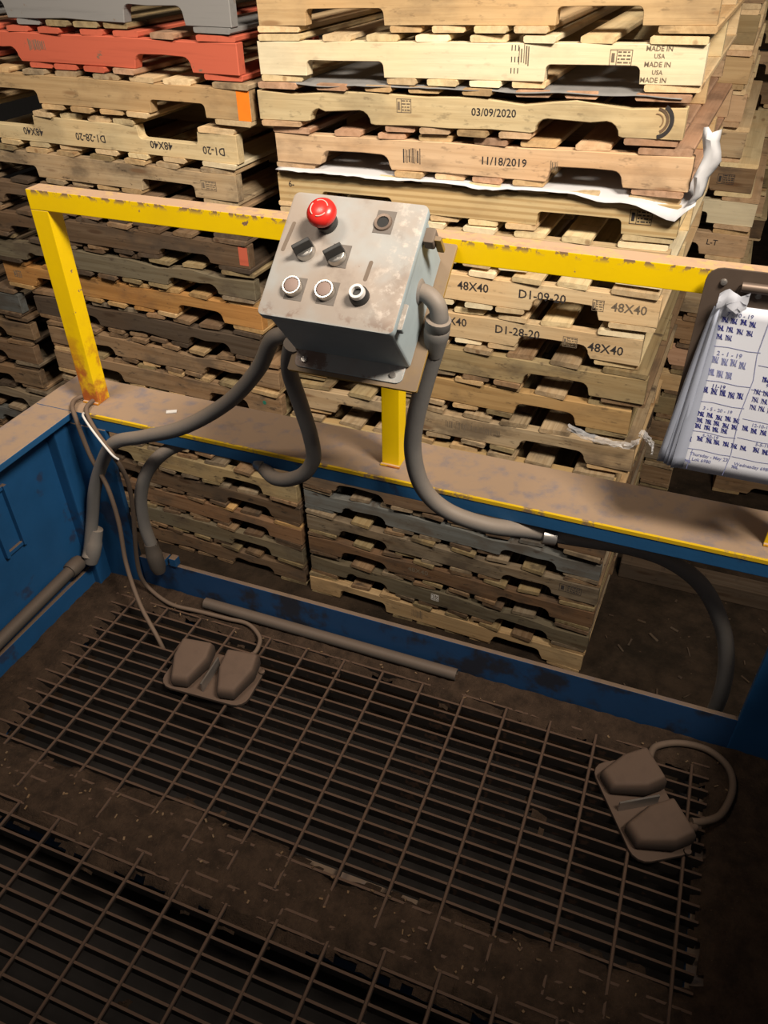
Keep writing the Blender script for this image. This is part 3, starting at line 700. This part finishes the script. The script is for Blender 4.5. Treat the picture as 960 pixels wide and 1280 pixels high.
for i, (zt, xr, tone, deck, style, flip, lab) in enumerate(LEFT):
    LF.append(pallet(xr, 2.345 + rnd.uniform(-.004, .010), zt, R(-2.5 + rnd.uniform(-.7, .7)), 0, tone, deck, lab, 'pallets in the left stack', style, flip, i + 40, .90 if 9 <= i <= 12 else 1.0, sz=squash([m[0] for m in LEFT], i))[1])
for x, s in ((-.09, 'D1-20'), (-.30, '48X40'), (-.60, 'D1-28-20'), (-.86, '48X40'), (-1.10, 'D1-20')): stencil(LF[3], s, x, .036, .034, 'ink', R(180))
patch(LF[2], 'orange_paint', -.047, -.001, .001, SH - .001, 'orange'); stamp_box(LF[4], -.11, .045, .06, .032, 'fadeink', 20)
patch(LF[6], 'red_paint', -.040, -.004, .012, .082, 'redpaint'); barcode(LF[1], -.78, .052, .07, .035, 'fadeink', 23)
MB().prism([(.009*math.cos(R(30*k)), .009*math.sin(R(30*k))) for k in range(12)], 'y', -.0006, .0005).build('green_dot', plain('green_paint', (.02, .16, .11), .7), LF[11]).location = (-.085, 0, .05)
stamp_box(LF[8], -1.18, .045, .04, .03, 'fadeink', 21)

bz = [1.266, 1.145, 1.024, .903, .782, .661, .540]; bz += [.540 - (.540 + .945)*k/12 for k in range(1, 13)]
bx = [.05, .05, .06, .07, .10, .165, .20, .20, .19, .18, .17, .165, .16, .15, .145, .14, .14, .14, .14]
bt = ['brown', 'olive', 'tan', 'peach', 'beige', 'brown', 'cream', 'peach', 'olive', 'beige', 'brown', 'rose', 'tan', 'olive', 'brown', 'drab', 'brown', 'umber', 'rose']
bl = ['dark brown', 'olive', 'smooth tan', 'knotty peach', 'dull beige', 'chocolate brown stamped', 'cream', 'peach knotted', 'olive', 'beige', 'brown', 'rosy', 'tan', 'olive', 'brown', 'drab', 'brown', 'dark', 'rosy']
ordw = ['topmost', 'second', 'third', 'fourth', 'fifth', 'sixth', 'seventh', 'eighth', 'ninth', 'tenth', 'eleventh', 'twelfth', 'thirteenth', 'fourteenth', 'fifteenth', 'sixteenth', 'seventeenth', 'eighteenth', 'lowest']
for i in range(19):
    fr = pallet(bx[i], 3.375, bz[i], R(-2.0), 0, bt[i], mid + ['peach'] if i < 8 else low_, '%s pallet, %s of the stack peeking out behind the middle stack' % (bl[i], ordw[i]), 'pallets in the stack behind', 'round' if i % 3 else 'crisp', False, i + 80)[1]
    if i == 5: stamp_box(fr, -.10, .045, .06, .036, 'ink', 30)
    if i == 7: stencil(fr, 'L-T', -.13, .05, .03)
for i in range(19):
    fr = pallet(.30 + .02*math.sin(i*2.3), 4.47, 1.27 - .123*i, R(-1), 0, ['blond', 'tan', 'olive', 'peach', 'brown'][i % 5], mid, 'pallet %s in the farthest stack at the right picture edge' % (ordw[i] + ' from the top' if 0 < i < 18 else ordw[i]), 'pallets in the farthest stack', 'crisp', False, i + 120)[1]
    if i == 4: stencil(fr, 'I', -.03, .05, .03)
for i in range(10):
    pallet(-2.635 + .02*math.sin(i*1.7), 2.42, .160 - .1228*i, R(-2), 0, ['slate', 'brown', 'umber', 'brown', 'drab'][i % 5], dk, 'dark weathered pallet, %s of the low stack at the left edge' % (ordw[i] if i < 9 else 'lowest'), 'pallets in the low left edge stack', 'worn', False, i + 160)
# low pallets standing on the floor at the right
for k in range(2): pallet(1.63, 3.80 + .01*k, -.945 + .122*(k), 0, 0, ('brown', 'honey')[k], low_ + ['tan'], ('lower', 'upper')[k] + ' brown pallet lying on the floor beyond the clipboard', 'pallets lying on the floor', 'round', False, 200 + k)

# ------------------------------------------------------------------ slip sheets and film
def sheet(name, pts_front, y0, depth, mat, label, cat, thick=.0012):
    """pts_front: (x, z, yoff) along the front edge; the sheet runs back level between two pallets"""
    V, Fc = [], []; n = len(pts_front)
    for row, t in enumerate((0, .02, .05, .15, 1)):
        for x, z, yo, zi in pts_front:
            k = 1 if row == 0 else (.55 if row == 1 else 0)
            V.append((x, y0(x) + yo*k + depth*t, zi + (z - zi)*k))
    for rI in range(4):
        for i in range(n - 1): Fc.append((rI*n + i, rI*n + i + 1, (rI+1)*n + i + 1, (rI+1)*n + i))
    o = MB().add(V, Fc).build(name, M[mat], smooth=True); md = o.modifiers.new('thickness', 'SOLIDIFY'); md.thickness = thick
    return tag(o, label, cat)
yf = lambda x: 2.275 - (x + .05)*.052
def zsep(x): return .8325 + (x + .05)*.027
pf = []
for k in range(61):
    x = -1.285 + 1.27*k/60; a = noise.noise(Vector((x*6, 3, 1))); b = noise.noise(Vector((x*17, 8, 1)))
    droop = -.003 - .013*max(0, a)*2 - .005*abs(b)
    if x > -.20: droop -= .050*min(1, (x + .20)/.14) if x < -.06 else .050*max(0, 1 - (x + .06)/.04)
    pf.append((x, zsep(x) + droop, -.010 - .008*abs(b) - (.012 if x > -.2 else 0), zsep(x)))
sheet('slip_sheet', pf, yf, .9, 'sheet', 'white slip sheet drooping over the front of the striped pine pallet', 'slip sheet')
V, Fc = [], []
for k in range(9):
    t = k/8; z = .828 + .185*t; xa = -.036 + .010*math.sin(t*3) + .004*math.sin(t*11); wd = .014 + .030*math.sin(min(1, t*1.15)*math.pi*.62)
    for j in range(5):
        a = j/4; V.append((xa + wd*a + .004*math.sin(k*1.7), 2.262 + .016*a - .010*math.sin(a*3.1) + .006*math.sin(k*1.3 + j), z - .012*a*t + (.006*math.sin(j*2.1) if k == 8 else 0)))
for k in range(8):
    for j in range(4): Fc.append((k*5 + j, k*5 + j + 1, (k+1)*5 + j + 1, (k+1)*5 + j))
o = MB().add(V, Fc).build('paper_flap', M['sheet'], smooth=True); o.modifiers.new('thickness', 'SOLIDIFY').thickness = .001
tag(o, 'torn white paper flap standing up beside the middle stack', 'paper')
def gz(x): return 1.082 + (x + .06)*.029
pf = []
for k in range(41):
    x = -1.22 + 1.12*k/40; a = noise.noise(Vector((x*5, 13, 1)))
    pf.append((x, gz(x) - .006 - .012*abs(a), -.008 - .010*abs(a), gz(x)))
sheet('slip_sheet', pf, yf, .9, 'graysheet', 'gray slip sheet under the nearly white pallet', 'slip sheet')

def crumple(name, pts, wid, label, seed):
    r = random.Random(seed); V, Fc = [], []; n = 7; P = []
    for i in range(len(pts) - 1):
        for j in range(5): P.append(Vector(pts[i]).lerp(Vector(pts[i+1]), j/5))
    P.append(Vector(pts[-1]))
    for i, p in enumerate(P):
        for j in range(n): V.append((p.x + r.uniform(-.004, .004), p.y - .012*math.sin(math.pi*j/(n - 1)) + r.uniform(-.005, .003), p.z + wid*(j/(n - 1) - .5) + r.uniform(-.004, .004)))
    for i in range(len(P) - 1):
        for j in range(n - 1): Fc.append((i*n + j, i*n + j + 1, (i+1)*n + j + 1, (i+1)*n + j))
    o = MB().add(V, Fc).build(name, M['film'], smooth=False); return tag(o, label, 'plastic film')
crumple('stretch_film', [(-.25, 2.262, .100), (-.19, 2.256, .082), (-.12, 2.254, .074), (-.05, 2.250, .078), (-.022, 2.25, .11)], .022, 'crumpled clear stretch film along the knotty brown pallet', 3)
crumple('stretch_film', [(-.028, 2.25, .135), (-.005, 2.25, .125), (.018, 2.25, .100), (.022, 2.25, .075)], .026, 'crumpled clear stretch film tuft sticking off the stack corner', 4)

# ------------------------------------------------------------------ clipboard and tally sheets
CX0, CY = .026, 1.252
def clipboard():
    c = tag(empty('clipboard', (CX0, CY, .70)), 'brown clipboard hanging from the yellow top rail', 'clipboard')
    MB().prism(rrect(.004, .238, .04, .324, .022), 'y', 0, .0035).build('board', M['board'], c, bevel=.0008)
    MB().prism(rrect(.052, .186, .270, .302, .006), 'y', -.006, -.003).build('clip_plate', M['clip'], c, bevel=.001)
    MB().tube([(.056, -.008, .302), (.182, -.008, .302)], .0075, 12, smooth=False).build('clip_roll', M['clip'], c, smooth=True)
    for x, z in ((.030, .303), (.082, .291), (.165, .291)): MB().lathe([(0, .004), (.004, .0035), (.0055, 0), (0, 0)], 12).xf(Matrix.Translation((x, -.006 if x > .04 else 0, z)) @ Matrix.Rotation(R(90), 4, 'X')).build('rivet', M['steel'], c, smooth=True)
clipboard()
def page_y(x, z):   # pages hang a little away from the board towards their lower edge
    return CY - .0075 - .035*max(0, (.96 - z)/.29)**1.4
PX0, PX1, PZ0, PZ1 = .056, .268, .690, .972
def page(name, dx, dy, x0, x1, z0, z1, mat, curl, label, group=None):
    V, Fc = [], []; nx, nz = 14, 14
    for j in range(nz + 1):
        for i in range(nx + 1):
            u, v = i/nx, j/nz; x = x0 + (x1 - x0)*u; z = z0 + (z1 - z0)*v
            V.append((x + dx*(1 - v), page_y(x, z) + dy + curl(u, v), z))
    for j in range(nz):
        for i in range(nx): Fc.append((j*(nx+1) + i, j*(nx+1) + i + 1, (j+1)*(nx+1) + i + 1, (j+1)*(nx+1) + i))
    o = MB().add(V, Fc).build(name, M[mat], smooth=True); o.modifiers.new('thickness', 'SOLIDIFY').thickness = .0004
    tag(o, label, 'paper', group); return o
front = page('tally_sheet', 0, 0, PX0, PX1, PZ0, PZ1, 'paper', lambda u, v: 0, 'white tally sheet with blue pen tally marks on the clipboard', 'sheets on the clipboard')
def ink():
    r = random.Random(9)
    def stroke(mb, pts, wd):
        wd *= 1.25
        for (x0, z0), (x1, z1) in zip(pts, pts[1:]):
            d = Vector((x1 - x0, z1 - z0)); n = Vector((-d.y, d.x)).normalized()*wd/2
            q = [(x0 + n.x, z0 + n.y), (x0 - n.x, z0 - n.y), (x1 - n.x, z1 - n.y), (x1 + n.x, z1 + n.y)]
            mb.add([(x, page_y(x, z) - .0009, z) for x, z in q], [(0, 1, 2, 3)])
    def tally(mb, x, z, h=.0085, wd=.0010):
        for k in range(4): stroke(mb, [(x + .0022*k + r.uniform(-.0005, .0005), z), (x + .0022*k + r.uniform(-.0008, .0008), z + h)], wd)
        stroke(mb, [(x - .0015, z + h), (x + .0085, z)], wd*1.2)
    A, B, Cc = MB(), MB(), MB()
    def row(mb, x, z, n, **k):
        for i in range(n): tally(mb, x + i*.0135 + r.uniform(-.0008, .0008), z + r.uniform(-.001, .001) - i*.0006, **k)
    x0 = PX0
    row(A, x0 + .012, .945, 4); row(A, x0 + .010, .931, 4, wd=.0008); row(A, x0 + .010, .918, 2, wd=.0008)
    row(B, x0 + .014, .878, 4, h=.011); row(B, x0 + .012, .858, 3, h=.011)
    row(A, x0 + .010, .828, 5, h=.010)
    for k in range(3): row(A, x0 + .014, .788 - .011*k, 5 - (k == 2), h=.008)
    row(A, x0 + .004, .742, 1); row(A, x0 + .022, .745, 6, h=.008)
    row(B, x0 + .012, .704, 1, h=.005); row(B, x0 + .085, .708, 1, h=.005)
    for k in range(3): row(A, x0 + .086, .838 - .013*k, 8, wd=.0007)
    row(A, x0 + .085, .775, 3); row(A, x0 + .110, .742, 5); row(B, x0 + .090, .905, 6, h=.012); row(A, x0 + .092, .860, 7)
    def line(*p): stroke(Cc, p, .0007)
    for z in (.905, .848, .812, .760, .728): line((x0 + .002, z), (x0 + .03, z + .0015), (x0 + .06, z - .001), (x0 + .078, z))
    line((x0 + .078, .966), (x0 + .074, .90), (x0 + .079, .86), (x0 + .074, .80), (x0 + .078, .73), (x0 + .074, .692))
    for z in (.885, .845, .795, .762, .728): line((x0 + .080, z), (x0 + .12, z - .002), (x0 + .16, z), (x0 + .208, z - .003))
    line((x0 + .145, .795), (x0 + .147, .73))
    line((x0 + .018, .728), (x0 + .016, .692))
    a = A.build('tally_marks', M['penink'], front); b = B.build('faint_marks', M['palepen'], front); c = Cc.build('ruled_lines', M['palepen'], front)
    for q in (a, b, c): q['kind'] = 'stuff'
    def write(s, x, z, size, mat):
        me = text_mesh(s, size).copy(); o = link('handwriting', me, front, M[mat]); 
        for v in me.vertices:
            xx, zz = x + v.co.x, z + v.co.y; v.co = (xx, page_y(xx, zz) - .0009, zz)
    write('7 - 10 - 19', x0 + .035, .958, .009, 'palepen'); write('2 - 1 - 19', x0 + .035, .895, .010, 'palepen'); write('11-19', x0 + .032, .841, .009, 'penink')
    write('3 - 5 - 20 - 19', x0 + .040, .802, .008, 'palepen'); write('5-20-19', x0 + .040, .755, .008, 'palepen'); write('Thursday - May 23', x0 + .046, .720, .008, 'palepen'); write('Lok 6980', x0 + .036, .711, .008, 'palepen')
    write('9-1-11-19', x0 + .115, .855, .008, 'penink'); write('12-10-19', x0 + .110, .787, .008, 'palepen'); write('Wednesday 6980', x0 + .115, .716, .008, 'palepen'); write('5-5-19', x0 + .12, .756, .008, 'palepen')
ink()
for k, lab in enumerate(('older sheet directly behind the front tally sheet', 'older sheet in the middle of the clipboard bundle', 'rearmost older sheet of the clipboard bundle')):
    page('tally_sheet', -.010 - .0055*k, .0022 + .0018*k, PX0 - .001*k, PX0 + .18, PZ0 + .002 + .001*k, PZ1 - .002, 'shadepaper', lambda u, v, k=k: -(.010 - .0015*k)*max(0, 1 - u*7)*(1 - v)**.5, lab, 'sheets on the clipboard')
# folded strip of curled page edges at the left and the twisted scrap under the clip
for b, (off, lab) in enumerate(((0, 'nearest folded back page edge left of the tally sheet'), (.011, 'folded back page edge farther left of the tally sheet'))):
    V, Fc = [], []
    for k in range(11):
        t = k/10; z = .966 - .268*t; w_ = .004 + .013*t**.6; x1 = PX0 + .004 - off*t - .004*b; yb = page_y(x1, z)
        for q in range(5):
            a = q/4; V.append((x1 - w_*a - .006*t, yb - .0035 - .005*math.sin(a*2.6)*(1 - .4*b) + .006*a + .004*b, z - .006*a*t))
    for k in range(10):
        for q in range(4): Fc.append((k*5 + q, k*5 + q + 1, (k+1)*5 + q + 1, (k+1)*5 + q))
    o = MB().add(V, Fc).build('folded_page', M['shadepaper'], smooth=True); o.modifiers.new('thickness', 'SOLIDIFY').thickness = .0006
    tag(o, lab, 'paper', 'sheets on the clipboard')
V, Fc = [], []; r = random.Random(4)
for j in range(5):
    for i in range(8): V.append((PX0 - .002 + .006*i, CY - .012 - .004*((i + j) % 2) - r.uniform(0, .004), .966 + .0065*j + .0008*i + .006*math.sin(i*.9) + r.uniform(-.001, .001)))
for j in range(4):
    for i in range(7): Fc.append((j*8 + i, j*8 + i + 1, (j+1)*8 + i + 1, (j+1)*8 + i))
tag(MB().add(V, Fc).build('torn_scrap', M['paper'], smooth=True), 'torn crumpled paper scrap at the clip corner', 'paper')

# ------------------------------------------------------------------ things on the floor beyond the ledge
tb = MB().box(0, 1.5, 0, .09, 0, .09).build('timber', M['dark'], bevel=.004, segs=1); tb.location = (.005, 2.93, FLOOR_Z); tag(tb, 'old timber lying on the dirty floor beside the middle stack', 'timber')
cr = random.Random(3); mb = MB()
for _ in range(120):
    x, y = cr.uniform(.0, 1.2), cr.uniform(1.4, 2.9); L, Wd = cr.uniform(.01, .05), cr.uniform(.003, .012)
    q = MB().box(-L/2, L/2, -Wd/2, Wd/2, 0, .004).xf(Matrix.Translation((x, y, FLOOR_Z + .003)) @ Matrix.Rotation(cr.uniform(0, 3.1), 4, 'Z') @ Matrix.Rotation(cr.uniform(-.2, .2), 4, 'Y')); mb.add(q.v, q.f)
tag(mb.build('wood_splinters', M['dark']), 'scattered wood splinters on the dirty floor below the ledge', 'splinters', kind='stuff')
sc = MB().box(-.012, .012, -.006, .006, 0, .002).build('paper_scrap', M['white']); sc.location = (-1.05, 1.30, LZ + .001); sc.rotation_euler = (0, 0, .5); tag(sc, 'tiny white paper scrap on the dusty ledge', 'scrap')
